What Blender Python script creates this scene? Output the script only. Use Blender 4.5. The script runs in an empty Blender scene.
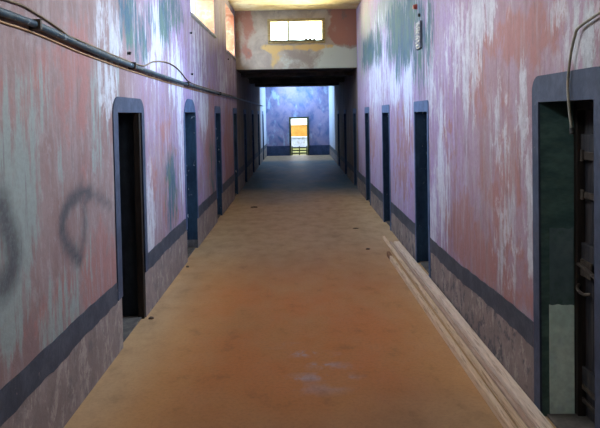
import bpy, bmesh, math, random
from mathutils import Vector, noise
random.seed(7)
S = bpy.context.scene
COL = S.collection
PI = math.pi

# ------------------------------------------------------------------ helpers
def link(o, parent=None):
    COL.objects.link(o)
    if parent is not None:
        o.parent = parent
    return o

def obj(name, bm, mat, parent=None, smooth=False):
    me = bpy.data.meshes.new(name)
    bm.normal_update()
    bm.to_mesh(me); bm.free()
    mats = mat if isinstance(mat, (list, tuple)) else [mat]
    for m in mats:
        me.materials.append(m)
    if smooth:
        for p in me.polygons: p.use_smooth = True
    o = bpy.data.objects.new(name, me)
    return link(o, parent)

def empty(name, loc=(0, 0, 0)):
    o = bpy.data.objects.new(name, None)
    o.empty_display_size = .1
    o.location = loc
    return link(o)

def tag(o, label=None, cat=None, group=None, kind=None):
    if label: o['label'] = label
    if cat: o['category'] = cat
    if group: o['group'] = group
    if kind: o['kind'] = kind
    return o

def struct(o, label, cat):
    return tag(o, label, cat, kind='structure')

def keep(o, parent):
    """parent o to an empty that is not at the origin, keeping o's world-space mesh"""
    off = Vector(parent.location)
    for v in o.data.vertices:
        v.co -= off
    o.parent = parent
    return o

def box(bm, x0, x1, y0, y1, z0, z1, bevel=0, mi=0):
    vs = [bm.verts.new((x, y, z)) for x in (x0, x1) for y in (y0, y1) for z in (z0, z1)]
    idx = [(0, 1, 3, 2), (4, 6, 7, 5), (0, 4, 5, 1), (2, 3, 7, 6), (0, 2, 6, 4), (1, 5, 7, 3)]
    fs = [bm.faces.new([vs[i] for i in f]) for f in idx]
    for f in fs: f.material_index = mi
    if bevel:
        es = list({e for f in fs for e in f.edges})
        bmesh.ops.bevel(bm, geom=es, offset=bevel, segments=2, affect='EDGES', profile=.5)
    return vs

def tube(bm, pts, r, seg=10, wob=0.0):
    pts = [Vector(p) for p in pts]
    # catmull subdivision
    P = []
    for i in range(len(pts) - 1):
        p0 = pts[max(i - 1, 0)]; p1 = pts[i]; p2 = pts[i + 1]; p3 = pts[min(i + 2, len(pts) - 1)]
        n = 4
        for k in range(n):
            t = k / n
            P.append(.5 * ((2 * p1) + (p2 - p0) * t + (2 * p0 - 5 * p1 + 4 * p2 - p3) * t * t + (3 * p1 - p0 - 3 * p2 + p3) * t ** 3))
    P.append(pts[-1])
    rings = []
    up = Vector((1, 0, 0))
    for i, p in enumerate(P):
        d = (P[min(i + 1, len(P) - 1)] - P[max(i - 1, 0)]).normalized()
        a = up - d * up.dot(d)
        if a.length < 1e-3: a = Vector((0, 0, 1)) - d * d.z
        a.normalize(); b = d.cross(a)
        rr = r * (1 + wob * noise.noise(p * 9))
        rings.append([bm.verts.new(p + (a * math.cos(t) + b * math.sin(t)) * rr) for t in [2 * PI * k / seg for k in range(seg)]])
    for A, B in zip(rings, rings[1:]):
        for k in range(seg):
            bm.faces.new((A[k], A[(k + 1) % seg], B[(k + 1) % seg], B[k]))
    bm.faces.new(rings[0][::-1]); bm.faces.new(rings[-1])

def sstep(a, b, x):
    t = min(1, max(0, (x - a) / (b - a)))
    return t * t * (3 - 2 * t)

# ------------------------------------------------------------------ materials
def new_mat(name):
    m = bpy.data.materials.new(name); m.use_nodes = True
    nt = m.node_tree
    bs = nt.nodes['Principled BSDF']
    return m, nt, bs

class G:
    """tiny node-graph writer"""
    def __init__(s, nt): s.nt = nt
    def n(s, t, **kw):
        nd = s.nt.nodes.new(t)
        for k, v in kw.items(): setattr(nd, k, v)
        return nd
    def put(s, sock, v):
        if hasattr(v, 'links') or isinstance(v, bpy.types.NodeSocket): s.nt.links.new(v, sock)
        elif isinstance(v, (tuple, list)) and len(v) == 3 and sock.type == 'RGBA': sock.default_value = (*v, 1)
        else: sock.default_value = v
    def math(s, op, a, b=0.0, clamp=False):
        nd = s.n('ShaderNodeMath', operation=op, use_clamp=clamp)
        s.put(nd.inputs[0], a); s.put(nd.inputs[1], b); return nd.outputs[0]
    def mix(s, f, a, b, mode='MIX'):
        nd = s.n('ShaderNodeMix', data_type='RGBA', blend_type=mode)
        s.put(nd.inputs[0], f); s.put(nd.inputs[6], a); s.put(nd.inputs[7], b); return nd.outputs[2]
    def noise(s, vec, scale, detail=4, rough=.55, dist=0):
        nd = s.n('ShaderNodeTexNoise')
        s.put(nd.inputs['Vector'], vec); nd.inputs['Scale'].default_value = scale
        nd.inputs['Detail'].default_value = detail; nd.inputs['Roughness'].default_value = rough
        nd.inputs['Distortion'].default_value = dist
        return nd.outputs[0]
    def step(s, v, lo, hi, a=0., b=1.):
        nd = s.n('ShaderNodeMapRange', interpolation_type='SMOOTHSTEP')
        s.put(nd.inputs[0], v); nd.inputs[1].default_value = lo; nd.inputs[2].default_value = hi
        nd.inputs[3].default_value = a; nd.inputs[4].default_value = b; return nd.outputs[0]
    def pos(s, scale=(1, 1, 1), loc=(0, 0, 0)):
        tc = s.n('ShaderNodeTexCoord'); mp = s.n('ShaderNodeMapping')
        s.put(mp.inputs[0], tc.outputs['Object']); mp.inputs['Scale'].default_value = scale; mp.inputs['Location'].default_value = loc
        return mp.outputs[0]
    def attr(s, name):
        a = s.n('ShaderNodeAttribute', attribute_name=name)
        sp = s.n('ShaderNodeSeparateColor'); s.put(sp.inputs[0], a.outputs[0])
        return sp.outputs
    def bump(s, bs, h, strength=.3, dist=.02):
        b = s.n('ShaderNodeBump'); b.inputs['Strength'].default_value = strength; b.inputs['Distance'].default_value = dist
        s.put(b.inputs['Height'], h); s.put(bs.inputs['Normal'], b.outputs[0])

def mottled(name, c1, c2, scale=3, stretch=(1, 1, 1), rough=.8, c3=None, lo=.4, hi=.62, bump=.25, spec=.3, metal=0, fleck=None, fleck_lo=.66):
    m, nt, bs = new_mat(name); g = G(nt)
    v = g.pos(stretch)
    n1 = g.noise(v, scale, 8, .62)
    col = g.mix(g.step(n1, lo, hi), c1, c2)
    n2 = g.noise(v, scale * 5.3, 5, .6)
    if c3 is not None:
        col = g.mix(g.step(g.noise(g.pos(stretch, (7, 3, 1)), scale * 1.7, 6, .65), .5, .7), col, c3)
    col = g.mix(g.step(n2, .3, .7, .0, .35), col, (c1[0] * .5, c1[1] * .5, c1[2] * .5))
    if fleck is not None:
        col = g.mix(g.step(g.noise(g.pos((1, 1, .5), (3, 9, 2)), 14, 5, .7), fleck_lo, fleck_lo + .05), col, fleck)
    g.put(bs.inputs['Base Color'], col)
    bs.inputs['Roughness'].default_value = rough
    bs.inputs['Specular IOR Level'].default_value = spec
    bs.inputs['Metallic'].default_value = metal
    if bump: g.bump(bs, n2, bump, .01)
    return m

def wall_material(name, pink_a, pink_b, crumble=.25):
    m, nt, bs = new_mat(name); g = G(nt)
    st = g.noise(g.pos((5, 5, .45)), 2.2, 9, .68)            # long vertical runs
    st2 = g.noise(g.pos((9, 9, .8), (3, 1, 5)), 2.6, 6, .65)  # finer runs
    bl = g.noise(g.pos((1, 1, .55), (2, 7, 4)), 1.7, 9, .66, .4)
    bl2 = g.noise(g.pos((1.3, 1.3, .8), (9, 2, 3)), 2.6, 9, .68, .3)
    fine = g.noise(g.pos((1, 1, 1)), 30, 6, .7)
    a1 = g.attr('wear_a'); a2 = g.attr('wear_b'); a3 = g.attr('wear_shade_c')
    rose, mint, pale = a1[0], a1[1], a1[2]
    teal, soot, dado = a2[0], a2[1], a2[2]
    mid = g.noise(g.pos((2.2, 2.2, 1.1), (6, 1, 7)), 4.2, 10, .72, .5)   # ragged flaking edges
    def amount(mask, nz, k=1.0, lo=.80, hi=.95, w=1.0):
        v = g.math('ADD', g.math('MULTIPLY', nz, w), g.math('MULTIPLY', mid, .45))
        v = g.math('ADD', v, g.math('MULTIPLY', mask, .34))
        return g.math('MULTIPLY', g.math('MULTIPLY', g.step(v, lo, hi), k), g.step(mask, .02, .22))
    col = g.mix(g.step(bl, .38, .62), pink_a, pink_b)
    lil = g.math('MULTIPLY', a3[1], g.step(bl2, .36, .56, .45, 1.))
    col = g.mix(lil, col, (.34, .255, .50))
    col = g.mix(g.step(mid, .50, .60, 0, .45), col, g.mix(.5, pink_a, (.40, .40, .40)))
    col = g.mix(amount(rose, bl2, .9), col, (.275, .13, .118))
    col = g.mix(g.step(st, .48, .68, 0, .6), col, g.mix(a3[1], (.28, .25, .255), (.52, .52, .70)))
    col = g.mix(g.step(g.noise(g.pos((4, 4, .4), (8, 3, 2)), 2.4, 8, .68), .52, .68, 0, .6), col, (.235, .125, .12))
    col = g.mix(amount(mint, st, .92), col, (.22, .262, .245))
    col = g.mix(amount(pale, st, .74), col, g.mix(a3[1], (.37, .375, .40), (.66, .74, .90)))
    col = g.mix(amount(pale, mid, .35, .86, .99), col, (.50, .51, .54))
    col = g.mix(amount(teal, st2, .95, .76, .90), col, g.mix(g.step(bl2, .4, .6), (.03, .09, .13), (.06, .13, .105)))
    # thin dark runs down the plaster
    col = g.mix(g.step(st2, .58, .72, 0, .6), col, (.12, .085, .09))
    col = g.mix(g.math('MULTIPLY', a3[2], g.step(bl2, .3, .55, .8, 1.)), col, g.mix(g.step(st, .42, .6), (.12, .092, .075), (.20, .155, .13)))  # shade of the low passage painted into the plaster colour
    # scuffed zone under the painted band
    dcol = g.mix(g.step(bl2, .42, .62), (.20, .155, .14), (.255, .205, .185))
    dcol = g.mix(g.step(mid, .52, .60, 0, .8), dcol, (.34, .29, .25))
    dcol = g.mix(g.step(g.noise(g.pos((1, 1, 1), (2, 8, 5)), 9, 8, .75), .53, .60, 0, crumble), dcol, (.065, .065, .08))
    dcol = g.mix(g.step(g.noise(g.pos((1.2, 1.2, .7), (5, 5, 5)), 6, 8, .7), .54, .64, 0, .2 + crumble), dcol, (.09, .085, .095))
    col = g.mix(dado, col, dcol)
    col = g.mix(g.math('MULTIPLY', soot, g.step(fine, .25, .6, .7, 1.)), col, (.05, .055, .062))
    col = g.mix(g.step(fine, .35, .7, 0, .22), col, (.12, .09, .09))
    g.put(bs.inputs['Base Color'], col)
    bs.inputs['Roughness'].default_value = .82
    bs.inputs['Specular IOR Level'].default_value = .25
    h = g.math('ADD', g.math('MULTIPLY', bl2, 1.4), g.math('MULTIPLY', fine, .35))
    g.bump(bs, h, .45, .02)
    return m

M = {}
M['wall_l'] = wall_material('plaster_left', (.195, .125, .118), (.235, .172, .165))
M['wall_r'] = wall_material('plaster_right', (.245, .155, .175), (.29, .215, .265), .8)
M['slate'] = mottled('slate_paint', (.032, .044, .074), (.052, .067, .106), 4, rough=.7, bump=.3, fleck=(.30, .27, .27), fleck_lo=.70)
M['slate_blue_lit'] = mottled('blue_lit_slate_paint', (.055, .095, .19), (.085, .14, .26), 4, rough=.7, bump=.3)  # slate paint with the blue light on it put into the colour
M['band'] = mottled('band_paint', (.038, .044, .060), (.060, .068, .088), 5, rough=.7, bump=.3, fleck=(.26, .22, .21), fleck_lo=.66)
M['jamb'] = mottled('dark_jamb_paint', (.008, .012, .018), (.018, .028, .04), 4, (1, 1, .5), rough=.6, fleck=(.28, .32, .36), fleck_lo=.69)
M['jamb_blue'] = mottled('dark_blue_jamb_paint', (.011, .034, .075), (.026, .068, .13), 4, (1, 1, .5), rough=.6, fleck=(.42, .50, .58), fleck_lo=.63)
M['jamb_low'] = mottled('bare_jamb_plaster', (.12, .12, .13), (.22, .22, .23), 5, rough=.85)
M['jamb_green'] = mottled('green_jamb_paint', (.045, .095, .09), (.08, .15, .135), 4, (1, 1, 2.2), rough=.65, c3=(.075, .13, .11), fleck=(.30, .28, .24), fleck_lo=.735)
M['patch_slate'] = mottled('slate_plaster_patch', (.09, .145, .155), (.12, .175, .185), 3, rough=.8, c3=(.05, .115, .085))
M['patch_mint'] = mottled('mint_plaster_patch', (.56, .76, .68), (.70, .86, .77), 4, rough=.85, c3=(.52, .66, .66), fleck=(.17, .15, .13), fleck_lo=.70)
M['wood_dark'] = mottled('dark_door_wood', (.011, .008, .006), (.024, .017, .013), 5, (6, 6, .6), rough=.6)
M['leaf'] = mottled('door_leaf_wood', (.020, .022, .028), (.05, .045, .045), 5, (6, 6, .6), rough=.55)
M['iron'] = mottled('rusty_iron', (.045, .036, .03), (.10, .08, .06), 12, rough=.6, metal=.4)
M['sill'] = mottled('threshold_stone', (.085, .08, .075), (.15, .135, .12), 5, rough=.9)
M['reveal'] = mottled('orange_reveal_plaster', (.42, .15, .07), (.52, .24, .12), 3, rough=.9, c3=(.56, .40, .27))
M['sillpale'] = mottled('pale_window_sill', (.42, .42, .36), (.60, .58, .50), 5, rough=.9)
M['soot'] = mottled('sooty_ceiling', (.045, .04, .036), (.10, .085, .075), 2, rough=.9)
M['ceil'] = mottled('ochre_ceiling', (.70, .54, .28), (.80, .70, .46), 1.4, rough=.9, c3=(.62, .44, .22))
M['yellow_wood'] = mottled('yellowed_window_wood', (.26, .19, .075), (.36, .28, .12), 6, (2, 2, 6), rough=.7)
M['dark_sill'] = mottled('mossy_sill', (.06, .065, .035), (.14, .13, .06), 20, rough=.9)
M['plank_a'] = mottled('pale_plank_wood', (.76, .61, .49), (.84, .71, .59), 4, (9, .5, 9), rough=.75, c3=(.40, .28, .19))
M['plank_b'] = mottled('tan_plank_wood', (.50, .36, .28), (.60, .47, .37), 4, (9, .5, 9), rough=.75, c3=(.33, .23, .16))
M['plank_c'] = mottled('ochre_plank_wood', (.74, .56, .38), (.82, .65, .48), 4, (9, .5, 9), rough=.75, c3=(.36, .24, .14))
M['plank_end'] = mottled('brown_plank_end', (.22, .11, .06), (.30, .15, .08), 9, rough=.85)
M['pipe'] = mottled('peeling_pipe_paint', (.020, .036, .05), (.04, .07, .09), 3, (2, 3, 2), rough=.5, fleck=(.34, .42, .46), fleck_lo=.62)
M['wire'] = mottled('brown_cable', (.12, .085, .05), (.22, .15, .09), 6, rough=.6)
M['tube'] = mottled('grey_green_tube', (.14, .14, .11), (.24, .22, .17), 8, rough=.5, c3=(.30, .21, .13))
M['black'] = mottled('black_tip', (.012, .012, .012), (.02, .02, .02), 5, rough=.6)
M['metalbox'] = mottled('grey_vent_metal', (.10, .115, .15), (.15, .17, .21), 6, rough=.5)
M['redpaint'] = mottled('red_knob_paint', (.30, .06, .05), (.38, .10, .07), 8, rough=.5)
M['crumb'] = mottled('dark_crumb', (.07, .05, .04), (.14, .10, .08), 12, rough=.9)
M['ochre_wall'] = mottled('ochre_courtyard_plaster', (.34, .17, .03), (.42, .23, .05), 2, rough=.9)
M['white_block'] = mottled('pale_block', (.36, .36, .40), (.46, .46, .48), 3, rough=.8, c3=(.25, .20, .16))
M['grass'] = mottled('dry_grass_ground', (.14, .14, .035), (.22, .20, .05), 6, rough=.95)
M['gate'] = mottled('green_grey_gate_wood', (.05, .06, .035), (.10, .11, .06), 6, rough=.8)
M['roof'] = mottled('pale_roof_felt', (.62, .55, .40), (.72, .66, .50), 2, rough=.9)
M['outer'] = mottled('outer_wall_render', (.45, .42, .38), (.55, .52, .46), 2, rough=.9)

def make_floor_mat():
    m, nt, bs = new_mat('earth_covered_floor'); g = G(nt)
    p = g.pos()
    n1 = g.noise(g.pos((1, .55, 1)), 1.3, 8, .6)
    n2 = g.noise(g.pos((1, .7, 1), (4, 2, 0)), 4.5, 8, .65)
    fine = g.noise(p, 40, 5, .7)
    a = g.attr('floor_wear')
    col = g.mix(g.step(n1, .36, .64), (.43, .23, .092), (.54, .29, .11))
    col = g.mix(a[0], col, g.mix(g.step(n1, .35, .65), (.64, .265, .075), (.58, .30, .105)))        # redder dust
    col = g.mix(a[1], col, g.mix(g.step(n2, .4, .6), (.47, .35, .21), (.40, .305, .19)))          # greyer dust
    at = g.n('ShaderNodeAttribute', attribute_name='blue_sheen')
    col = g.mix(g.math('MULTIPLY', at.outputs['Fac'], g.step(n1, .3, .6, .75, 1.)), col, g.mix(g.step(n2, .4, .6), (.03, .115, .165), (.055, .145, .19)))  # blue sheen from the far end painted into the passage floor
    col = g.mix(g.math('MULTIPLY', a[2], g.step(n2, .44, .58)), col, (.50, .54, .70))              # bare pale scuffs
    col = g.mix(g.step(n2, .55, .72, 0, .35), col, (.20, .125, .07))
    col = g.mix(g.step(fine, .4, .75, 0, .25), col, (.16, .09, .05))
    g.put(bs.inputs['Base Color'], col)
    g.put(bs.inputs['Roughness'], g.step(n2, .3, .7, .5, .68))
    bs.inputs['Specular IOR Level'].default_value = .42
    g.bump(bs, g.math('ADD', n2, g.math('MULTIPLY', fine, .3)), .25, .01)
    return m
M['floor'] = make_floor_mat()

def end_wall_mat():
    m, nt, bs = new_mat('lilac_end_plaster'); g = G(nt)
    n1 = g.noise(g.pos((1, 1, .7)), 1.5, 8, .62)
    n2 = g.noise(g.pos((1, 1, .8), (4, 1, 8)), 2.6, 8, .65, .5)
    col = g.mix(g.step(n1, .36, .62), (.20, .20, .35), (.34, .27, .40))
    col = g.mix(g.step(n2, .44, .72, 0, .9), col, (.06, .12, .27))
    col = g.mix(g.step(g.noise(g.pos((1, 1, .4), (1, 1, 3)), 2.0, 6, .6), .58, .68), col, (.40, .48, .62))
    g.put(bs.inputs['Base Color'], col); bs.inputs['Roughness'].default_value = .85
    g.bump(bs, n2, .3, .02)
    return m
M['end'] = end_wall_mat()

def portal_mat():
    m, nt, bs = new_mat('patched_portal_plaster'); g = G(nt)
    a = g.attr('patch')
    n1 = g.noise(g.pos((1, 1, 1)), 1.9, 9, .66, .3)
    n2 = g.noise(g.pos((1, 1, .6), (3, 3, 3)), 3.2, 8, .68)
    col = g.mix(g.step(n1, .38, .62), (.25, .21, .175), (.36, .31, .25))
    def amt(mask, nz): return g.step(g.math('ADD', g.math('MULTIPLY', nz, .9), g.math('MULTIPLY', mask, .5)), .66, .88)
    col = g.mix(amt(a[0], n2), col, (.29, .135, .10))      # rose brown
    col = g.mix(amt(a[1], n1), col, (.42, .46, .40))       # mint grey
    col = g.mix(amt(a[2], n2), col, (.50, .34, .13))       # ochre
    col = g.mix(g.step(n2, .60, .70, 0, .6), col, (.14, .13, .12))
    g.put(bs.inputs['Base Color'], col); bs.inputs['Roughness'].default_value = .85
    g.bump(bs, n2, .4, .02)
    return m
M['portal'] = portal_mat()

def glass_mat():
    m, nt, bs = new_mat('clear_pane'); g = G(nt)
    tr = g.n('ShaderNodeBsdfTransparent'); tr.inputs[0].default_value = (.96, 1, .95, 1)
    gl = g.n('ShaderNodeBsdfGlossy'); gl.inputs['Roughness'].default_value = .05
    fr = g.n('ShaderNodeFresnel'); fr.inputs[0].default_value = 1.45
    mx = g.n('ShaderNodeMixShader')
    g.put(mx.inputs[0], fr.outputs[0]); g.put(mx.inputs[1], tr.outputs[0]); g.put(mx.inputs[2], gl.outputs[0])
    nt.nodes.remove(bs)
    g.put(nt.nodes['Material Output'].inputs[0], mx.outputs[0])
    return m
M['glass'] = glass_mat()

# ------------------------------------------------------------------ plan (metres; x across, y along the corridor, z up)
A = 1.48                    # half width
TH = .36                    # wall thickness
YB, YP, YQ, YE = -2.6, 14.7, 23.8, 28.2   # back wall, near portal, far portal, end wall
ZC, ZT = 4.46, 3.03         # tall ceiling, tunnel ceiling
ZTOP = 4.75

L_DOORS = [(4.92, 5.67, 1.95), (7.84, 8.66, 1.965), (10.78, 11.47, 1.96), (13.80, 14.55, 1.96), (16.5, 17.2, 1.96),
           (19.4, 20.1, 1.96), (22.3, 23.0, 1.96), (25.2, 25.9, 1.96)]
R_DOORS = [(2.98, 3.67, 1.95), (6.83, 7.55, 1.91), (9.70, 10.43, 1.91), (12.42, 13.1, 1.91), (15.2, 15.9, 1.91),
           (18.3, 19.0, 1.91), (21.3, 22.0, 1.91)]
L_WIN = [(-1.6, 1.2, 3.4, 4.25), (4.0, 6.1, 3.4, 4.25), (8.55, 10.95, 3.385, 4.27), (12.75, 14.45, 3.32, 4.30), (24.8, 27.4, 3.3, 4.1)]
R_WIN = [(2.0, 4.2, 3.4, 4.25), (5.3, 7.5, 3.4, 4.25), (24.8, 27.4, 3.3, 4.1)]  # first two are unseen openings added to light the left wall

# hand-placed wear: (y, z, ry, rz, weight)
W = {
 'L': dict(
  rose=[(4.07, 2.17, 0.41, 0.47, 0.6), (3.69, 2.2, 0.61, 0.18, 0.35), (4.4, 0.78, 0.4, 0.33, 0.9), (3.5, 0.78, 0.63, 0.13, 0.5), (6.65, 1.43, 0.6, 0.66, 0.55), (10.29, 1.33, 0.84, 1.01, 0.7), (12.82, 1.18, 0.93, 1.04, 0.8), (3.22, 2.12, 0.29, 0.27, 0.3), (6.84, 0.84, 0.53, 0.34, 0.5), (9.65, 0.15, 0.84, 0.16, 0.6), (4.16, 1.69, 0.23, 0.34, 0.4)],
  mint=[(3.17, 1.48, 0.32, 0.47, 0.8), (3.02, 0.94, 0.31, 0.25, 0.7), (3.65, 0.73, 0.38, 0.24, 0.5), (4.1, 0.93, 0.27, 0.4, 0.3), (3.33, 2.01, 0.31, 0.22, 0.4), (4.49, 1.82, 0.23, 0.52, 0.4), (4.77, 2.29, 0.31, 0.32, 0.5), (3.71, 1.56, 0.22, 0.25, 0.3)],
  pale=[(4.71, 2.2, 0.25, 0.31, 0.6), (6.47, 2.84, 0.38, 0.32, 0.9), (6.08, 2.48, 0.5, 0.25, 0.5), (7.38, 2.48, 0.49, 0.49, 0.6), (9.2, 2.54, 0.76, 0.76, 0.45), (9.42, 2.01, 0.5, 0.47, 0.7), (7.6, 1.74, 0.26, 0.75, 0.6), (5.91, 0.89, 0.24, 0.58, 0.5), (11.9, 2.62, 0.96, 0.59, 0.4), (4.8, 2.61, 0.41, 0.28, 0.6), (5.56, 2.8, 0.35, 0.23, 0.4), (14.14, 3.69, 1.35, 1.18, 0.4)],
  teal=[(5.33, 2.81, 0.32, 0.27, 0.6), (5.72, 2.64, 0.29, 0.24, 0.5), (6.83, 3.0, 0.31, 0.29, 0.7), (7.41, 3.22, 0.49, 0.25, 0.6), (6.13, 2.89, 0.25, 0.23, 0.3), (10.37, 1.06, 0.49, 0.68, 0.3), (6.97, 1.05, 0.33, 0.46, 0.5)],
  yell=[]),
 'R': dict(
  rose=[(3.81, 2.38, 0.66, 0.19, 0.8), (4.37, 2.42, 0.39, 0.18, 0.6), (4.86, 2.07, 0.37, 0.36, 0.5), (4.4, 1.25, 0.57, 0.75, 0.55), (4.02, 0.69, 0.29, 0.34, 0.7), (5.35, 0.8, 0.72, 0.37, 0.8), (4.78, 0.71, 0.78, 0.24, 0.7), (5.86, 1.04, 0.47, 0.6, 0.4), (8.54, 1.37, 0.82, 0.87, 0.5), (11.99, 1.37, 0.81, 0.81, 0.5), (3.38, 2.01, 0.26, 0.17, 0.4), (5.96, 1.42, 0.32, 0.81, 0.4)],
  mint=[(3.03, 2.25, 0.21, 0.25, 0.5), (2.94, 1.94, 0.15, 0.24, 0.6), (9.98, 3.61, 1.8, 0.29, 0.8), (12.94, 3.48, 1.89, 0.85, 0.6), (7.21, 2.53, 0.47, 0.24, 0.5), (8.54, 3.36, 1.23, 0.21, 0.7)],
  pale=[(4.84, 2.67, 0.58, 0.24, 0.6), (3.14, 2.29, 0.22, 0.21, 0.55), (3.38, 2.43, 0.18, 0.11, 0.6), (3.91, 1.84, 0.17, 0.39, 0.45), (4.39, 1.69, 0.22, 0.44, 0.4), (5.13, 2.34, 0.3, 0.51, 0.5), (6.18, 1.3, 0.26, 0.84, 0.6), (6.57, 0.72, 0.24, 0.56, 0.6), (4.3, 0.97, 0.29, 0.44, 0.4), (3.86, 1.45, 0.13, 0.59, 0.5), (5.61, 2.57, 0.42, 0.46, 0.5), (11.22, 2.71, 1.71, 0.93, 0.5), (10.06, 2.79, 1.37, 0.83, 0.35), (8.0, 2.47, 0.43, 0.8, 0.7), (6.68, 2.37, 0.3, 0.67, 0.6), (9.07, 2.32, 0.56, 0.38, 0.7)],
  teal=[(8.74, 3.1, 0.69, 0.4, 1.0), (8.19, 2.89, 0.6, 0.34, 0.9), (7.81, 3.1, 0.55, 0.38, 0.8), (9.27, 3.33, 0.58, 0.3, 0.6), (7.19, 2.77, 0.58, 0.59, 0.5), (12.09, 3.18, 0.66, 0.32, 0.9), (10.89, 3.14, 0.53, 0.36, 0.6), (6.65, 2.81, 0.2, 0.44, 0.5), (8.78, 2.6, 0.26, 0.26, 0.6), (9.5, 2.98, 0.41, 0.31, 0.5), (12.98, 3.16, 0.57, 0.32, 0.6)],
  yell=[]),
}
# soot-black sprayed strokes on the left wall: (points, radius, strength)
SPRAY = [
 ([(4.675, 1.217), (4.446, 1.311), (4.236, 1.376)], .04, .6),
 ([(4.236, 1.376), (4.042, 1.395), (3.861, 1.367), (3.74, 1.296), (3.718, 1.212), (3.774, 1.112), (3.903, 1.019), (4.006, 0.961)], .055, 1.0),
 ([(4.044, 1.421), (4.111, 1.31), (4.119, 1.17), (4.069, 1.042), (3.989, 0.972)], .055, .6),
 ([(2.967, 1.482), (3.011, 1.374), (3.067, 1.271), (3.083, 1.189), (3.045, 1.111), (2.97, 1.081)], .085, .95),
]
def seg_dist(p, a, b):
    ax, ay = a; bx, by = b; px, py = p
    dx, dy = bx - ax, by - ay
    t = max(0, min(1, ((px - ax) * dx + (py - ay) * dy) / (dx * dx + dy * dy + 1e-9)))
    return math.hypot(px - ax - dx * t, py - ay - dy * t)

def lines(lo, hi, step_fn, extra):
    out = [lo]
    while out[-1] < hi - 1e-4:
        out.append(min(hi, out[-1] + step_fn(out[-1])))
    ex = [e for e in extra if lo < e < hi]
    out = [v for v in out if all(abs(v - e) > .012 for e in ex)] + ex
    return sorted(set(round(v, 4) for v in out))

def band_z(side, y):
    if side == 'L':
        t = .585 + .012 * noise.noise(Vector((y * .8, 0, 1))); return t, t - .16
    t = .48 + .07 * sstep(6.5, 3.6, y) + .012 * noise.noise(Vector((y * .8, 3, 1)))
    return t, t - .155

def build_wall(name, side, mat):
    s = -1 if side == 'L' else 1
    doors = L_DOORS if side == 'L' else R_DOORS
    wins = L_WIN if side == 'L' else R_WIN
    ops = [(a, b, 0.0, z) for a, b, z in doors] + list(wins)
    ey = [v for o in ops for v in o[:2]]; ez = sorted({v for o in ops for v in o[2:]})
    ys = lines(YB - .3, YE + .35, lambda y: .045 if 1.8 < y < 9 else (.09 if y < 15 and y > 0 else .3), ey)
    zs = lines(0, ZTOP, lambda z: .05, ez)
    def inside(y, z):
        return any(o[0] < y < o[1] and o[2] < z < o[3] for o in ops)
    bm = bmesh.new()
    V = {}
    def vert(x, i, j, YS, ZS, key):
        k = (key, i, j)
        if k not in V:
            V[k] = bm.verts.new((x, YS[i], ZS[j]))
        return V[k]
    for i in range(len(ys) - 1):
        for j in range(len(zs) - 1):
            if inside((ys[i] + ys[i + 1]) / 2, (zs[j] + zs[j + 1]) / 2): continue
            q = [vert(s * A, *c, ys, zs, 'in') for c in ((i, j), (i + 1, j), (i + 1, j + 1), (i, j + 1))]
            bm.faces.new(q if side == 'L' else q[::-1])
    # outer skin, coarse, windows cut through, doors closed
    oy = sorted(set([YB - .3, YE + .35] + [v for w in wins for v in w[:2]]))
    oz = sorted(set([0, ZTOP] + [v for w in wins for v in w[2:]]))
    for i in range(len(oy) - 1):
        for j in range(len(oz) - 1):
            yc, zc = (oy[i] + oy[i + 1]) / 2, (oz[j] + oz[j + 1]) / 2
            if any(w[0] < yc < w[1] and w[2] < zc < w[3] for w in wins): continue
            q = [vert(s * (A + TH), *c, oy, oz, 'out') for c in ((i, j), (i + 1, j), (i + 1, j + 1), (i, j + 1))]
            f = bm.faces.new(q if side == 'R' else q[::-1]); f.material_index = 1
    o = obj(name, bm, [mat, M['outer']])
    me = o.data
    ca = me.color_attributes.new('wear_a', 'FLOAT_COLOR', 'POINT')
    cb = me.color_attributes.new('wear_b', 'FLOAT_COLOR', 'POINT')
    cc = me.color_attributes.new('wear_shade_c', 'FLOAT_COLOR', 'POINT')
    bl = W[side]
    def val(lst, y, z):
        r = 0.
        for (by, bz, ry, rz, w) in lst:
            dy = (y - by) / ry; dz = (z - bz) / rz
            if abs(dy) < 1.7 and abs(dz) < 1.7:
                r = max(r, w * sstep(1.6, .3, math.hypot(dy, dz)))
        return r
    A_, B_, C_ = [], [], []
    for v in me.vertices:
        x, y, z = v.co
        if y < -.5 or abs(x) > A + .01:
            A_ += [0, 0, 0, 1]; B_ += [0, 0, 0, 1]; C_ += [0, 0, 0, 1]; continue
        soot = 0.
        if side == 'L' and y < 5.2:
            for pts, r, k in SPRAY:
                d = min(seg_dist((y, z), p, q) for p, q in zip(pts, pts[1:]))
                soot = max(soot, k * sstep(r * 1.7, r * .2, d))
        bt, bb = band_z(side, y)
        dado = sstep(bt - .05, bb + .02, z)
        A_ += [val(bl['rose'], y, z), val(bl['mint'], y, z), max(val(bl['pale'], y, z), 1.0 * sstep(YQ, YQ + .4, y)), 1]
        B_ += [val(bl['teal'], y, z), soot, dado, 1]
        l0 = (5.0, 7.0) if side == 'L' else (4.8, 6.4)
        lil = sstep(l0[0], l0[1], y + .5 * noise.noise(Vector((y * .7, z * .9, 9))) + .25 * (z - 1.5)) * (.55 + .4 * noise.noise(Vector((y * .55, z * .35, 4))))
        C_ += [val(bl['yell'], y, z), max(0, lil), sstep(YP - .06, YP + .06, y) * sstep(YQ + .06, YQ - .06, y) * sstep(3.2, 3.1, z), 1]  # last mask: painted shade between the two portals
    ca.data.foreach_set('color', A_); cb.data.foreach_set('color', B_); cc.data.foreach_set('color', C_)
    return o

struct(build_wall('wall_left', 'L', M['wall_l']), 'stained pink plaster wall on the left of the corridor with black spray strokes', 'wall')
struct(build_wall('wall_right', 'R', M['wall_r']), 'streaked rose and lilac plaster wall on the right of the corridor', 'wall')

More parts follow.
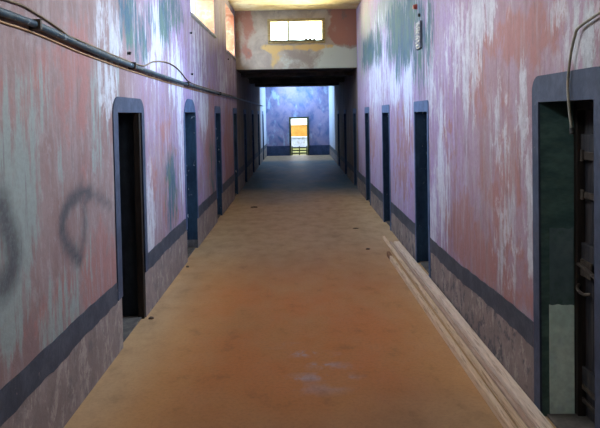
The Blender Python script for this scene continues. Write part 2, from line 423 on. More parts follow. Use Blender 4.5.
# floor ------------------------------------------------------------
xs = lines(-A - .36, A + .36, lambda x: .08, [])
ys = lines(YB - .3, YE + .4, lambda y: .06 if 2 < y < 7 else .15, [])
bm = bmesh.new()
gv = [[bm.verts.new((x, y, 0)) for x in xs] for y in ys]
for j in range(len(ys) - 1):
    for i in range(len(xs) - 1):
        bm.faces.new((gv[j][i], gv[j][i + 1], gv[j + 1][i + 1], gv[j + 1][i]))
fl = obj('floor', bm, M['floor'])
ca = fl.data.color_attributes.new('floor_wear', 'FLOAT_COLOR', 'POINT')
SC = [(.02, 4.72, .10, .05, 1.), (.18, 4.70, .10, .04, .6), (.15, 4.5, .10, .05, .85), (.30, 4.47, .12, .04, .4), (.05, 4.28, .16, .06, .65), (.25, 4.28, .15, .05, .45), (-.15, 4.9, .12, .05, .3), (.12, 4.1, .2, .08, .3)]
dat = []
for v in fl.data.vertices:
    x, y, z = v.co
    nz = noise.noise(Vector((x * .8, y * .4, 2))) * .5
    red = sstep(3.4, 4.6, y + nz) * sstep(8.2, 5.8, y + nz * 1.5) * sstep(1.35, .7, abs(x - .05))
    grey = max(sstep(6.6, 9.2, y + nz), .75 * sstep(4.2, 3.2, y + nz), .7 * sstep(1.0, 1.4, abs(x) + nz * .15) * sstep(9, 6, y))
    sc = 0
    for (sx, sy, rx, ry, w) in SC:
        sc = max(sc, w * sstep(1.6, .3, math.hypot((x - sx) / rx, (y - sy) / ry)))
    dat += [red, grey * .8, sc, 1]
ca.data.foreach_set('color', dat)
blue_sheen = fl.data.attributes.new('blue_sheen', 'FLOAT', 'POINT')  # mask for the painted blue sheen along the low passage
blue_sheen.data.foreach_set('value', [sstep(12.6, 16.2, v.co.y + 1.2 * noise.noise(Vector((v.co.x * .7, v.co.y * .5, 6)))) * sstep(25.6, 24.2, v.co.y) for v in fl.data.vertices])
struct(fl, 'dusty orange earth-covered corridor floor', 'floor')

# ceilings, end walls ------------------------------------------------
bm = bmesh.new(); box(bm, -A - TH, A + TH, YB - .3, YP + .02, ZC, ZC + .25)
struct(obj('ceiling', bm, M['ceil']), 'high yellow-ochre ceiling over the near half of the corridor', 'ceiling')
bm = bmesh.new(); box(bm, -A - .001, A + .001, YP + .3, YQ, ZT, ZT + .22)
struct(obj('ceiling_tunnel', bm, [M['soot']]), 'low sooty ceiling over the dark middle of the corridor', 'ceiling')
bm = bmesh.new(); box(bm, -A - TH, A + TH, YP + .3, YQ - .02, ZT + .26, ZT + .34)
struct(obj('roof', bm, M['roof']), 'pale flat roof outside the high window', 'roof')
bm = bmesh.new(); box(bm, -A - TH, A + TH, YQ, YE + .35, 4.2, 4.4)
struct(obj('ceiling_far', bm, M['ceil']), 'ceiling over the bright far end of the corridor', 'ceiling')
bm = bmesh.new(); box(bm, -A, A, YB - .3, YB, 0, ZC)
struct(obj('wall_back', bm, M['wall_l']), 'plaster wall closing the corridor behind the viewer', 'wall')
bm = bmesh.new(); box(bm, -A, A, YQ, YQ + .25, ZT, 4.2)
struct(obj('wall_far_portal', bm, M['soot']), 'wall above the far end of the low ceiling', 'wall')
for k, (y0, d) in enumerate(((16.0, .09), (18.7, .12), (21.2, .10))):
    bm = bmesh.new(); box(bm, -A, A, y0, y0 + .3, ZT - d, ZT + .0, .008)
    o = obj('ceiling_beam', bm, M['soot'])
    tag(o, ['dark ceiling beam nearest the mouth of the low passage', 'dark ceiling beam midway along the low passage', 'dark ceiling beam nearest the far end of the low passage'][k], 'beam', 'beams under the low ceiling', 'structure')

# portal wall with high window
WX0, WX1, WZ0, WZ1 = -.69, .71, 3.645, 4.25
bm = bmesh.new()
xs = lines(-A, A, lambda v: .05, [WX0, WX1]); zs = lines(ZT, ZC, lambda v: .05, [WZ0, WZ1])
for (yy, flip) in ((YP, False), (YP + .3, True)):
    V = {}
    for i in range(len(xs) - 1):
        for j in range(len(zs) - 1):
            xc, zc = (xs[i] + xs[i + 1]) / 2, (zs[j] + zs[j + 1]) / 2
            if WX0 < xc < WX1 and WZ0 < zc < WZ1: continue
            q = []
            for (a, b) in ((i, j), (i + 1, j), (i + 1, j + 1), (i, j + 1)):
                if (a, b) not in V: V[a, b] = bm.verts.new((xs[a], yy, zs[b]))
                q.append(V[a, b])
            f = bm.faces.new(q[::-1] if flip else q)
def quad(bm, pts, mi=0):
    f = bm.faces.new([bm.verts.new(p) for p in pts]); f.material_index = mi
quad(bm, [(-A, YP, ZT), (-A, YP + .3, ZT), (A, YP + .3, ZT), (A, YP, ZT)], 1)
for (x, fl_) in ((WX0, 0), (WX1, 1)):
    p = [(x, YP, WZ0), (x, YP + .3, WZ0), (x, YP + .3, WZ1), (x, YP, WZ1)]; quad(bm, p)
for z in (WZ0, WZ1):
    quad(bm, [(WX0, YP, z), (WX0, YP + .3, z), (WX1, YP + .3, z), (WX1, YP, z)])
pw = obj('wall_portal', bm, [M['portal'], M['soot']])
ca = pw.data.color_attributes.new('patch', 'FLOAT_COLOR', 'POINT')
dat = []
for v in pw.data.vertices:
    x, y, z = v.co
    n = noise.fractal(Vector((x * 2.2, z * 2.2, 4)), .8, 2.2, 5) * .17
    n2 = noise.fractal(Vector((x * 3, z * 3, 9)), .8, 2.2, 5) * .12
    rose = max(.8 * sstep(-.85, -1.15, x + n) * sstep(3.1, 3.5, z + n2), .95 * sstep(.75, .98, x + n) * sstep(3.5, 3.66, z + n2), .45 * sstep(.1, -.3, abs(z - 4.38) - .1 + n))
    mint = max(sstep(3.64, 3.5, z + n2) * sstep(.2, .8, x + n), .6 * sstep(3.45, 3.3, z + n) * sstep(-.6, -.2, x + n2), .35 * sstep(-.95, -.7, x + n) * sstep(-.6, -.75, x))
    och = max(.9 * sstep(3.66, 3.6, z) * sstep(3.40, 3.52, z + n2) * sstep(1.0, .8, abs(x) + n), .75 * sstep(-.66, -.58, x + n2 * .3) * sstep(-.3, -.5, x + n) * sstep(3.66, 3.4, z))
    dat += [rose, mint, och, 1]
ca.data.foreach_set('color', dat)
struct(pw, 'patched plaster wall above the mouth of the low passage', 'wall')

wr = empty('window_1', (0, YP, WZ0)); struct(wr, 'small yellow-framed high window above the mouth of the low passage', 'window')
fw = .075
bm = bmesh.new()
box(bm, WX0, WX1, YP - .03, YP + .09, WZ1 - fw, WZ1, .006); box(bm, WX0, WX1, YP - .03, YP + .09, WZ0, WZ0 + fw * .7, .006)
box(bm, WX0, WX0 + fw, YP - .029, YP + .089, WZ0, WZ1, .006); box(bm, WX1 - fw, WX1, YP - .029, YP + .089, WZ0, WZ1, .006)
keep(obj('window_frame', bm, M['yellow_wood']), wr)
bm = bmesh.new(); box(bm, -.20, -.165, YP, YP + .06, WZ0 + .05, WZ1 - fw + .005, .004)
keep(obj('mullion', bm, M['yellow_wood']), wr)
for x0, x1 in ((WX0 + fw - .005, -.198), (-.167, WX1 - fw + .005)):
    bm = bmesh.new(); box(bm, x0, x1, YP + .028, YP + .033, WZ0 + .05, WZ1 - fw + .005)
    keep(obj('window_pane', bm, M['glass']), wr)
bm = bmesh.new()
for i in range(26):
    x = WX0 + .06 + (WX1 - WX0 - .12) * i / 25
    h = .015 + .035 * max(0, noise.noise(Vector((x * 5, 1, 1))) + .4) + (.03 if .15 < x < .45 and i % 2 else 0)
    box(bm, x - .032, x + .032, YP - .05, YP - .01, WZ0 + .05, WZ0 + .05 + h, .008)
keep(obj('sill_moss', bm, M['dark_sill']), wr)

# end wall with doorway
EX0, EX1, EZ = -.33, .45, 1.74
bm = bmesh.new()
box(bm, -A, EX0, YE, YE + .3, 0, 4.2); box(bm, EX1, A, YE, YE + .3, 0, 4.2); box(bm, EX0, EX1, YE, YE + .3, EZ, 4.2)
struct(obj('wall_end', bm, M['end']), 'lilac plaster wall closing the far end of the corridor', 'wall')
n_trim = [0]
def trim(bm, mat, label, smooth=False):
    n_trim[0] += 1
    return struct(obj('trim_%d' % n_trim[0], bm, mat), label, 'painted band')
M['end_band'] = mottled('blue_end_band', (.035, .055, .12), (.06, .085, .17), 4, rough=.7)
for x0, x1, lab in ((-A + .008, EX0 - .07, 'left'), (EX1 + .07, A - .008, 'right')):
    bm = bmesh.new(); box(bm, x0, x1, YE - .008, YE + .002, 0, .46)
    trim(bm, M['end_band'], 'dark blue painted dado on the far end wall %s of its doorway' % lab)
ed = empty('door_16', ((EX0 + EX1) / 2, YE, 0)); struct(ed, 'bright open doorway at the far end of the corridor', 'doorway')
bm = bmesh.new()
box(bm, EX0 - .07, EX0 + .02, YE - .03, YE + .1, 0, EZ + .05, .008); box(bm, EX1 - .02, EX1 + .07, YE - .03, YE + .1, 0, EZ + .05, .008)
box(bm, EX0 - .069, EX1 + .069, YE - .031, YE + .099, EZ - .02, EZ + .07, .008)
keep(obj('door_frame', bm, M['gate']), ed)

# painted bands along the side walls, broken by the doorways
def band_segment(side, y0, y1, label):
    s = -1 if side == 'L' else 1
    bm = bmesh.new()
    n = max(2, int((y1 - y0) / .06)); rows = []
    for i in range(n + 1):
        y = y0 + (y1 - y0) * i / n
        t, b = band_z(side, y)
        t += .010 * noise.noise(Vector((y * 7, 1.3, 0))); b += .016 * noise.noise(Vector((y * 9, 7.3, 0)))
        if side == 'L' and y < 3.78: b -= .012
        if side == 'R' and y < 6.5: b += .02 * noise.noise(Vector((y * 22, 2, 2)))
        d = .007
        rows.append([bm.verts.new((s * (A + .004), y, b)), bm.verts.new((s * (A - d), y, b)), bm.verts.new((s * (A - d), y, t)), bm.verts.new((s * (A + .004), y, t))])
    for P, Q in zip(rows, rows[1:]):
        for k in range(3):
            bm.faces.new((P[k], Q[k], Q[k + 1], P[k + 1]))
    bmesh.ops.recalc_face_normals(bm, faces=bm.faces[:])
    trim(bm, M['band'], label)
SUR = .125
def sur(k): return (SUR, SUR * .75) if k == 0 else (.06, .05)
nth = ['nearest', 'second', 'third', 'fourth', 'fifth', 'sixth', 'seventh', 'eighth', 'ninth']
for side, doors in (('L', L_DOORS), ('R', R_DOORS)):
    wn = 'left' if side == 'L' else 'right'
    edges = [YB + .01]
    for k, (a, b, z) in enumerate(doors): edges += [a - sur(k)[0] - .012, b + sur(k)[1] + .012]
    edges.append(YE - .02)
    for k in range(0, len(edges), 2):
        if k == 0: lab = 'dark grey painted band low on the %s wall before its nearest doorway' % wn
        elif k == len(edges) - 2: lab = 'dark grey painted band low on the %s wall after its last doorway' % wn
        else: lab = 'dark grey painted band low on the %s wall between its %s and %s doorways' % (wn, nth[k // 2 - 1], nth[k // 2])
        band_segment(side, edges[k], edges[k + 1], lab)

# doorways -----------------------------------------------------------
def surround_bm(s, a, b, z, top, rad, near, far, zb=0.0):
    """raised painted border round an opening, rounded upper corners"""
    o0, o1, zt = a - near, b + far, z + top
    bm = bmesh.new(); d = .010
    rad = min(rad, (o1 - o0) / 2 - .01)
    outer, inner = [], []
    outer.append((o0, zb)); inner.append((a, zb))
    n = 8
    for k in range(n + 1):
        t = PI - (PI / 2) * k / n
        outer.append((o0 + rad + rad * math.cos(t), zt - rad + rad * math.sin(t)))
        inner.append((a, z) )
    for k in range(n + 1):
        t = PI / 2 - (PI / 2) * k / n
        outer.append((o1 - rad + rad * math.cos(t), zt - rad + rad * math.sin(t)))
        inner.append((b, z))
    outer.append((o1, zb)); inner.append((b, zb))
    def mk(lst, x): return [bm.verts.new((x, y, zz)) for y, zz in lst]
    of, inn = mk(outer, s * (A - d)), mk(inner, s * (A - d))
    ob = mk(outer, s * (A + .004)); ib = mk(inner, s * (A + .004))
    for i in range(len(outer) - 1):
        for P, Q in ((of, inn), (ob, of), (inn, ib)):
            vs = [P[i], P[i + 1], Q[i + 1], Q[i]]
            co = []
            for v in vs:
                if all((v.co - c.co).length > 1e-6 for c in co): co.append(v)
            if len(co) >= 3: bm.faces.new(co)
    bmesh.ops.recalc_face_normals(bm, faces=bm.faces[:])
    return bm

def plank_leaf(bm, s, x, a, b, z0, z1):
    n = 5
    for k in range(n):
        y0 = a + (b - a) * k / n; y1 = a + (b - a) * (k + 1) / n
        box(bm, min(x, x + s * .035), max(x, x + s * .035), y0 + .002, y1 - .002, z0, z1, .004)
    for zz in (z0 + .2, (z0 + z1) / 2, z1 - .3):
        box(bm, min(x, x - s * .025), max(x, x - s * .025), a + .01, b - .01, zz, zz + .11, .004)

def doorway(num, side, a, b, z, label, round_=.09, green=False, near=SUR, far=SUR * .75):
    s = -1 if side == 'L' else 1
    dep = .255
    r = empty('door_%d' % num, (s * A, (a + b) / 2, 0)); struct(r, label, 'doorway')
    keep(obj('surround', surround_bm(s, a, b, z, .13 + (.03 if green else (.05 if num == 2 else 0)), round_, near, far, .43 if side == 'L' else 0.0), M['slate' if num in (1, 9) else 'slate_blue_lit']), r)
    # jambs, lintel and closing back of the recess
    bm = bmesh.new()
    X0, X1 = s * A, s * (A + TH - .02)
    lo = .12 if num == 2 else 0
    for y in (a, b):
        quad(bm, [(X0, y, lo), (X1, y, lo), (X1, y, z), (X0, y, z)], 0)
        if lo: quad(bm, [(X0, y, 0), (X1, y, 0), (X1, y, lo), (X0, y, lo)], 1)
    quad(bm, [(X0, a, z), (X1, a, z), (X1, b, z), (X0, b, z)], 2)
    keep(obj('jamb', bm, [M['jamb_green'] if green else M['jamb' if num == 1 else 'jamb_blue'], M['jamb_low'], M['wood_dark']]), r)
    bm = bmesh.new()
    x0, x1 = sorted((s * (A + .03), s * (A + TH - .03)))
    box(bm, x0, x1, a + .003, b - .003, .0, .02, .006)
    keep(obj('threshold', bm, M['sill']), r)
    bm = bmesh.new()
    if num == 1:
        for (y0, y1) in ((b - .05, b - .001),):
            x0, x1 = sorted((s * (A + .004), s * (A + .064)))
            box(bm, x0, x1, y0, y1, .0, z - .002, .005)
    else:
        x0, x1 = sorted((s * (A + dep - .05), s * (A + dep)))
        for (y0, y1) in ((a + .001, a + .05), (b - .045, b - .001)):
            box(bm, x0, x1, y0, y1, .02, z - .002, .005)
        box(bm, x0, x1, a + .01, b - .01, z - .05, z - .001, .004)
    keep(obj('door_frame', bm, M['wood_dark']), r)
    bm = bmesh.new(); plank_leaf(bm, s, s * (A + dep), a + .006, b - .006, .024, z - .006)
    keep(obj('door_leaf', bm, M['leaf']), r)
    return r

for k, (a, b, z) in enumerate(L_DOORS):
    lab = ('%s doorway along the left wall with a dark jamb and grey painted surround' % nth[k].capitalize())
    doorway(1 + k, 'L', a, b, z, lab, .15 if k == 0 else (.34 if k == 1 else .08), False, *sur(k))
for k, (a, b, z) in enumerate(R_DOORS):
    if k == 0: lab = 'Nearest doorway on the right wall with green jamb and mint plaster patch'
    else: lab = '%s doorway along the right wall with a dark blue jamb and painted surround' % nth[k].capitalize()
    r = doorway(9 + k, 'R', a, b, z, lab, .10 if k == 0 else .04, green=(k == 0), near=sur(k)[0], far=sur(k)[1])
    if k == 0:
        yj = b
        def patch(x0, x1, z0, z1, th, mat, name, label):
            bm = bmesh.new(); nn = 14
            top, bot = [], []
            rows = []
            for i in range(nn + 1):
                x = x0 + (x1 - x0) * i / nn
                zt = z1 + .012 * noise.noise(Vector((x * 30, z1 * 7, 0)))
                rows.append((x, zt))
            f_t = [bm.verts.new((x, yj - th, zt)) for x, zt in rows]; f_b = [bm.verts.new((x, yj - th, z0)) for x, zt in rows]
            b_t = [bm.verts.new((x, yj + .002, zt)) for x, zt in rows]; b_b = [bm.verts.new((x, yj + .002, z0)) for x, zt in rows]
            for i in range(nn):
                bm.faces.new((f_b[i], f_b[i + 1], f_t[i + 1], f_t[i]))
                bm.faces.new((f_t[i], f_t[i + 1], b_t[i + 1], b_t[i]))
                bm.faces.new((b_b[i], b_b[i + 1], f_b[i + 1], f_b[i]))
            for i in (0, nn): bm.faces.new((f_b[i], f_t[i], b_t[i], b_b[i]))
            bmesh.ops.recalc_face_normals(bm, faces=bm.faces[:])
            o = keep(obj(name, bm, mat), r); o['label'] = label
        patch(A + .055, A + .20, .69, 1.175, .006, M['patch_slate'], 'plaster_patch', 'slate grey plaster patch on the green jamb')
        patch(A + .05, A + .20, .02, .70, .010, M['patch_mint'], 'plaster_patch', 'pale mint plaster patch at the foot of the green jamb')
        # iron straps and a bolt on the leaf
        X = A + .255
        for zz, h in ((1.60, .05), (1.37, .04)):
            bm = bmesh.new(); box(bm, X - .034, X - .02, b - .28, b - .055, zz, zz + h, .004)
            box(bm, X - .044, X - .03, b - .10, b - .07, zz - .01, zz + h + .01, .004)
            o = keep(obj('hinge_strap', bm, M['iron']), r)
        bm = bmesh.new(); tube(bm, [(X - .05, b - .06, .965), (X - .05, b - .15, .955), (X - .05, b - .30, .93)], .012, 8)
        box(bm, X - .045, X - .03, b - .20, b - .07, .90, 1.0, .004)
        keep(obj('door_bolt', bm, M['iron']), r)
        bm = bmesh.new(); tube(bm, [(X - .045, b - .055, .84), (X - .07, b - .09, .82), (X - .07, b - .16, .81), (X - .045, b - .2, .82)], .010, 8)
        keep(obj('door_handle', bm, M['iron']), r)
        for zz in (.20, .12):
            bm = bmesh.new(); box(bm, X - .036, X - .022, b - .25, b - .06, zz, zz + .03, .004)
            keep(obj('kick_strap', bm, M['iron']), r)

# clerestory windows: lined openings with pale sloping sills
n_win = 1
for side, wins in (('L', L_WIN), ('R', R_WIN)):
    s = -1 if side == 'L' else 1
    for (a, b, z0, z1) in wins:
        n_win += 1
        wn = 'left' if side == 'L' else 'right'
        lab = {-1.6: 'high window opening in the left wall behind the viewer', 4.0: 'high window opening in the left wall nearest in front of the viewer', 8.55: 'orange-lined high window opening in the left wall with a pale sloping sill', 12.75: 'bright high window opening in the left wall beside the wall above the passage', 2.0: 'added unseen high window opening in the right wall above the nearest doorway', 5.3: 'added unseen high window opening in the right wall above the second doorway', 24.8: 'high window opening in the %s wall at the far end' % wn}[a]
        r = empty('window_%d' % n_win, (s * A, (a + b) / 2, z0)); struct(r, lab, 'window')
        bm = bmesh.new(); X0, X1 = s * A, s * (A + TH)
        for y in (a, b): quad(bm, [(X0, y, z0), (X1, y, z0), (X1, y, z1), (X0, y, z1)])
        quad(bm, [(X0, a, z1), (X1, a, z1), (X1, b, z1), (X0, b, z1)])
        quad(bm, [(X0, a, z0), (X1, a, z0), (X1, b, z0), (X0, b, z0)])
        keep(obj('reveal', bm, M['reveal']), r)
        bm = bmesh.new()
        xa, xb = s * (A - .035), s * (A + TH)
        vs = [(xa, z0 - .05), (xa, z0 - .02), (s * A, z0 + .005), (xb, z0 + .06), (xb, z0 + .002), (s * (A - .001), z0 - .07)]
        L0 = [bm.verts.new((x, a - .03, z)) for x, z in vs]; L1 = [bm.verts.new((x, b + .03, z)) for x, z in vs]
        # keep the part beyond the wall face inside the opening
        for i in (3, 4):
            L0[i].co.y = a + .002; L1[i].co.y = b - .002
        for i in range(6): bm.faces.new((L0[i], L0[(i + 1) % 6], L1[(i + 1) % 6], L1[i]))
        bm.faces.new(L0); bm.faces.new(L1[::-1]); bmesh.ops.recalc_face_normals(bm, faces=bm.faces[:])
        keep(obj('window_sill', bm, M['sillpale']), r)

# ------------------------------------------------------------------ things
XL = -A + .034
bm = bmesh.new()
PIPE = [(2.2, 2.436), (3.022, 2.434), (3.239, 2.433), (3.489, 2.426), (3.78, 2.411), (4.033, 2.397), (4.428, 2.384), (4.911, 2.369), (5.687, 2.355), (7.019, 2.337), (9.173, 2.325), (13.244, 2.325), (17.025, 2.325), (25.164, 2.305)]
tube(bm, [(XL, y, z) for y, z in PIPE], .0205, 12, .25)
pr = tag(obj('conduit_pipe', bm, M['pipe'], smooth=True), 'long dark conduit pipe with peeling paint running along the left wall', 'pipe')
for y, z in ((3.35, 2.43), (5.3, 2.362), (7.9, 2.332), (11.2, 2.325)):
    bm = bmesh.new(); box(bm, -A - .0008, -A + .068, y - .012, y + .012, z - .03, z + .03, .004)  # wall clip holding the pipe
    o = obj('pipe_clip', bm, M['iron']); o.parent = pr
WIRE = [(2.5, 2.46), (3.027, 2.5), (3.132, 2.504), (3.268, 2.507), (3.389, 2.496), (3.52, 2.483), (3.661, 2.466), (3.782, 2.448), (3.912, 2.428), (4.088, 2.424), (4.429, 2.412), (4.911, 2.396), (5.688, 2.385), (5.917, 2.41), (6.166, 2.461), (6.528, 2.498), (6.932, 2.516), (7.325, 2.5), (7.695, 2.453), (8.325, 2.366), (10.222, 2.353), (14.0, 2.353)]
bm = bmesh.new(); tube(bm, [(-A + .0085, y, z + .012) for y, z in WIRE], .007, 8)
tag(obj('cable', bm, M['wire'], smooth=True), 'thin brown cable looping loosely above the dark pipe on the left wall', 'cable')
bm = bmesh.new(); tube(bm, [(-A + .0075, y, z) for y, z in [(py, pz - .040) for py, pz in PIPE[:12]]], .006, 8)
M['wire2'] = mottled('orange_cable', (.30, .17, .08), (.40, .24, .12), 6, rough=.6)
o = obj('strapped_cable', bm, M['wire2'], pr, True); o['label'] = 'thin orange-brown cable strapped under the pipe'

TUBE = [(2.75, 2.40), (2.932, 2.363), (3.053, 2.342), (3.165, 2.318), (3.195, 2.285), (3.22, 2.246), (3.256, 2.158), (3.282, 2.035), (3.271, 1.926), (3.248, 1.834), (3.240, 1.80)]
bm = bmesh.new(); tube(bm, [(A - .024, y - .05, z) for y, z in TUBE], .0075, 10)
tr_ = tag(obj('bent_tube', bm, M['tube'], smooth=True), 'thin bent tube hanging down the right wall over the nearest doorway', 'tube')
bm = bmesh.new(); tube(bm, [(A - .024, 3.1905, 1.803), (A - .024, 3.186, 1.785), (A - .024, 3.182, 1.772)], .012, 10)
o = obj('tube_end', bm, M['black'], tr_, True); o['label'] = 'black stub at the lower end of the tube'
bm = bmesh.new(); box(bm, A - .03, A + .004, 2.85, 2.88, 2.35, 2.385, .004)
obj('wall_clip', bm, M['iron'], tr_)

# slot-shaped vent box over the second right doorway
bm = bmesh.new()
box(bm, A - .03, A + .003, 7.06, 7.30, 2.66, 2.98, .006)
vr = tag(obj('vent_box', bm, M['metalbox']), 'narrow grey vent box high on the right wall above the second doorway', 'vent')
bm = bmesh.new()
for k in range(7): box(bm, A - .040, A - .028, 7.08, 7.28, 2.69 + k * .038, 2.71 + k * .038, .003)
obj('louvre', bm, M['metalbox'], vr)
bm = bmesh.new()
bmesh.ops.create_uvsphere(bm, u_segments=12, v_segments=8, radius=.022)
bmesh.ops.scale(bm, vec=(.7, 1, 1), verts=bm.verts[:])
bmesh.ops.translate(bm, vec=(A - .012, 7.18, 3.06), verts=bm.verts[:])
obj('bell_cap', bm, M['black'], vr, True)
bm = bmesh.new()
bmesh.ops.create_cone(bm, cap_ends=True, segments=14, radius1=.035, radius2=.024, depth=.05)
from mathutils import Matrix
bmesh.ops.rotate(bm, cent=(0, 0, 0), matrix=Matrix.Rotation(-PI / 2, 3, 'Y'), verts=bm.verts[:])
bmesh.ops.translate(bm, vec=(A - .022, 7.36, 3.19), verts=bm.verts[:])
tag(obj('red_disc', bm, M['redpaint'], smooth=False), 'small red disc on the right wall above the narrow vent box', 'wall fitting')

# stub pegs in the left wall under the high window
PEG = [(8.42, 3.075), (8.42, 2.50), (12.95, 3.13), (5.28, 2.47)]
PL = ['upper small dark peg left of the orange-lined high window', 'lower small dark peg in the left wall above the second doorway', 'small dark peg under the bright high window beside the passage wall', 'small dark peg just above the pipe over the nearest left doorway']
for (y, z), lab in zip(PEG, PL):
    bm = bmesh.new(); tube(bm, [(-A - .004, y, z), (-A + .015, y, z), (-A + .03, y, z - .003)], .014, 9)
    tag(obj('wall_peg', bm, M['black']), lab, 'peg', 'pegs in the left wall')

# planks against the right wall: (left edge far, left edge near, width, y near, y far, z0, thickness)
def plank(xf, xn, w, yn, yf, z0, th, mat, label, endmat=None):
    bm = bmesh.new(); n = 24; rows = []
    for i in range(n + 1):
        t = i / n; y = yn + (yf - yn) * t; x = xn + (xf - xn) * t + .006 * math.sin(3 * t + xf * 9)
        sag = .003 * math.sin(t * 7 + xn * 20)
        e = .004
        prof = [(x, z0), (x + w, z0), (x + w, z0 + th - e), (x + w - e, z0 + th), (x + e, z0 + th), (x, z0 + th - e)]
        rows.append([bm.verts.new((px, y, pz + (sag + .003 if pz > z0 else 0))) for px, pz in prof])
    for P, Q in zip(rows, rows[1:]):
        for k in range(6): bm.faces.new((P[k], P[(k + 1) % 6], Q[(k + 1) % 6], Q[k]))
    bm.faces.new(rows[0]); f = bm.faces.new(rows[-1][::-1])
    for fc in bm.faces: fc.material_index = 0
    if endmat:
        for fc in bm.faces:
            if min(v.co.y for v in fc.verts) > yf - .30: fc.material_index = 1
    bmesh.ops.recalc_face_normals(bm, faces=bm.faces[:])
    o = obj('plank', bm, [mat] + ([endmat] if endmat else []))
    tag(o, label, 'plank', 'planks laid along the right wall')
plank(1.352, 1.392, .080, 2.2, 8.62, 0.001, .045, M['plank_a'], 'widest pale plank lying right against the foot of the right wall')
plank(1.312, 1.350, .032, 2.2, 8.72, 0.001, .024, M['plank_b'], 'narrow tan plank lying second from the foot of the right wall')
plank(1.252, 1.300, .042, 2.2, 9.12, 0.001, .020, M['plank_c'], 'plank reaching farthest down the corridor beside the right wall')
plank(1.150, 1.222, .042, 2.2, 7.95, 0.001, .055, M['plank_c'], 'ochre plank farthest out from the right wall with a brown far end', M['plank_end'])

# crumbs on the floor
def crumb(x, y, sx, sy, sz, label, seed):
    bm = bmesh.new(); bmesh.ops.create_icosphere(bm, subdivisions=2, radius=1)
    for v in bm.verts:
        v.co *= 1 + .35 * noise.noise(v.co * 1.6 + Vector((seed, 0, 0)))
        v.co = Vector((v.co.x * sx, v.co.y * sy, max(v.co.z, -.5) * sz))
    lo = min(v.co.z for v in bm.verts)
    bmesh.ops.translate(bm, vec=(x, y, -lo), verts=bm.verts[:])
    tag(obj('rubble_crumb', bm, M['crumb'], smooth=True), label, 'rubble', 'crumbs on the corridor floor')
crumb(-.94, 12.4,   .075, .05, .014, 'dark flat crumb alone on the floor far down towards the left wall', 1)
crumb(-1.42, 5.62, .026, .022, .015, 'brown crumb on the floor at the foot of the nearest left doorway', 2)
crumb(-1.43, 7.55, .02, .02, .013, 'brown crumb at the foot of the left wall before its second doorway', 3)
crumb(.93, 9.9,   .05, .03, .008, 'flat brown chip on the floor towards the third right doorway', 4)
crumb(.95, 8.35, .03, .02, .012, 'tiny brown chip on the floor left of the plank ends', 5)

# ------------------------------------------------------------------ beyond the end doorway
bm = bmesh.new(); box(bm, -9, 9, YE + .36, 70, -.1, -.005)
struct(obj('ground_outside', bm, M['grass']), 'sunlit yellow-green ground outside the far doorway', 'ground')
bm = bmesh.new(); box(bm, -4, 4, 37.0, 37.3, -.005, 1.24); box(bm, -4.05, 4.05, 36.95, 37.35, 1.24, 1.29, .01)
struct(obj('wall_courtyard', bm, M['ochre_wall']), 'ochre courtyard wall seen through the far doorway', 'wall')
bm = bmesh.new(); box(bm, -1.1, 1.1, 34.6, 35.2, -.004, .56, .03)
wb = tag(obj('stone_bench', bm, M['white_block']), 'low pale block in front of the ochre courtyard wall', 'bench')
bm = bmesh.new(); box(bm, -1.16, 1.16, 34.54, 35.26, .56, .64, .015)
obj('slab', bm, M['white_block'], wb)
gt = empty('low_gate', (.06, YE + .22, 0)); tag(gt, 'low dark slatted gate across the foot of the far doorway', 'gate')
for z in (.06, .19, .32):
    bm = bmesh.new(); box(bm, EX0 + .025, EX1 - .025, YE + .20, YE + .225, z, z + .06, .004); keep(obj('rail', bm, M['gate']), gt)
for x in (EX0 + .05, .06, EX1 - .05):
    bm = bmesh.new(); box(bm, x - .022, x + .022, YE + .225, YE + .25, 0.0, .43, .004); keep(obj('post', bm, M['gate']), gt)

# ------------------------------------------------------------------ light
w = bpy.data.worlds.new('World'); S.world = w; w.use_nodes = True
bg = w.node_tree.nodes['Background']
bg.inputs[0].default_value = (.80, .92, 1, 1); bg.inputs[1].default_value = 2.2

sun = bpy.data.lights.new('sun', 'SUN'); sun.energy = 1.9; sun.angle = .01; sun.color = (1, .88, .68)
so = link(bpy.data.objects.new('sun', sun))
so.rotation_euler = Vector((.16, .86, -.50)).to_track_quat('-Z', 'Y').to_euler()

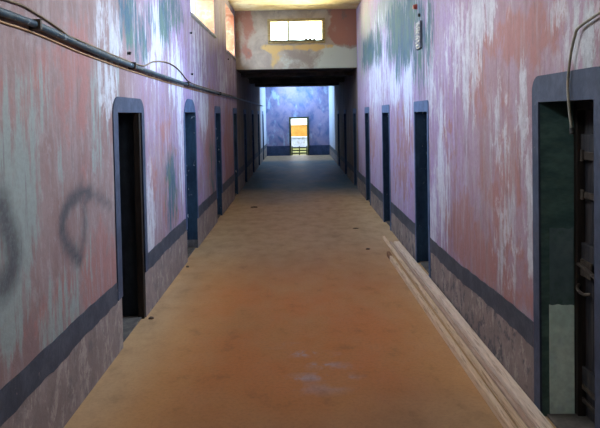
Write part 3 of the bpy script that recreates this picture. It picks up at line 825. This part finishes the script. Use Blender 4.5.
def day(name, loc, direction, sx, sy, power, color, spread=150):
    l = bpy.data.lights.new(name, 'AREA'); l.shape = 'RECTANGLE'; l.size = sx; l.size_y = sy; l.energy = power; l.color = color
    l.spread = math.radians(spread)
    o = link(bpy.data.objects.new(name, l)); o.location = loc
    o.rotation_euler = Vector(direction).to_track_quat('-Z', 'Y').to_euler()
    return o
SKY = (.58, .75, 1.0)
for (a, b, z0, z1), pw_ in zip(L_WIN, (170, 170, 370, 290, 480)):
    far = a > 20
    day('sky_light', (-A - TH - 1.1, (a + b) / 2 - (.4 if far else (-1.0 if a > 8 else -.2)), (z0 + z1) / 2 + .75), (1, .35 if far else -.12, -.6), b - a + .5, 1.4, pw_, (.38, .66, 1) if far else (SKY if a > 6 else (.88, .93, 1)))
for (a, b, z0, z1), pw_ in zip(R_WIN, (130, 470, 480)):  # lamps outside the right openings; the first two fill the left wall
    far = a > 20
    day('sky_light', (A + TH + 1.1, (a + b) / 2 - (.4 if far else -.3), (z0 + z1) / 2 + .75), (-1, .35 if far else .1, -.6), b - a + .5, 1.4, pw_, (.38, .66, 1) if far else (SKY if a > 4 else (.88, .93, 1)))
# warm area lamp added outside the window over the passage to brighten the ceiling
day('ceiling_fill', (0, YP + 1.5, 3.75), (0, -1, .18), 2.0, .55, 420, (1, .84, .52))

# ------------------------------------------------------------------ camera
cam = bpy.data.cameras.new('camera'); co = link(bpy.data.objects.new('camera', cam))
cam.sensor_width = 36; cam.lens = 36; cam.shift_x = .0036; cam.shift_y = -.13533
cam.clip_start = .05; cam.clip_end = 200
pit, rol = math.radians(1.7), math.radians(1.1)
f = Vector((0, math.cos(pit), -math.sin(pit))); r0 = Vector((1, 0, 0)); u0 = r0.cross(f)
r = r0 * math.cos(rol) - u0 * math.sin(rol); u = u0 * math.cos(rol) + r0 * math.sin(rol)
mt = Matrix((r, u, -f)).transposed().to_4x4(); mt.translation = Vector((0, 0, 1.9))
co.matrix_world = mt
S.camera = co

S.view_settings.view_transform = 'Standard'; S.view_settings.look = 'None'; S.view_settings.gamma = 1
S.view_settings.use_curve_mapping = False
S.view_settings.exposure = .95
S.cycles.use_denoising = True
S.cycles.max_bounces = 10; S.cycles.diffuse_bounces = 7
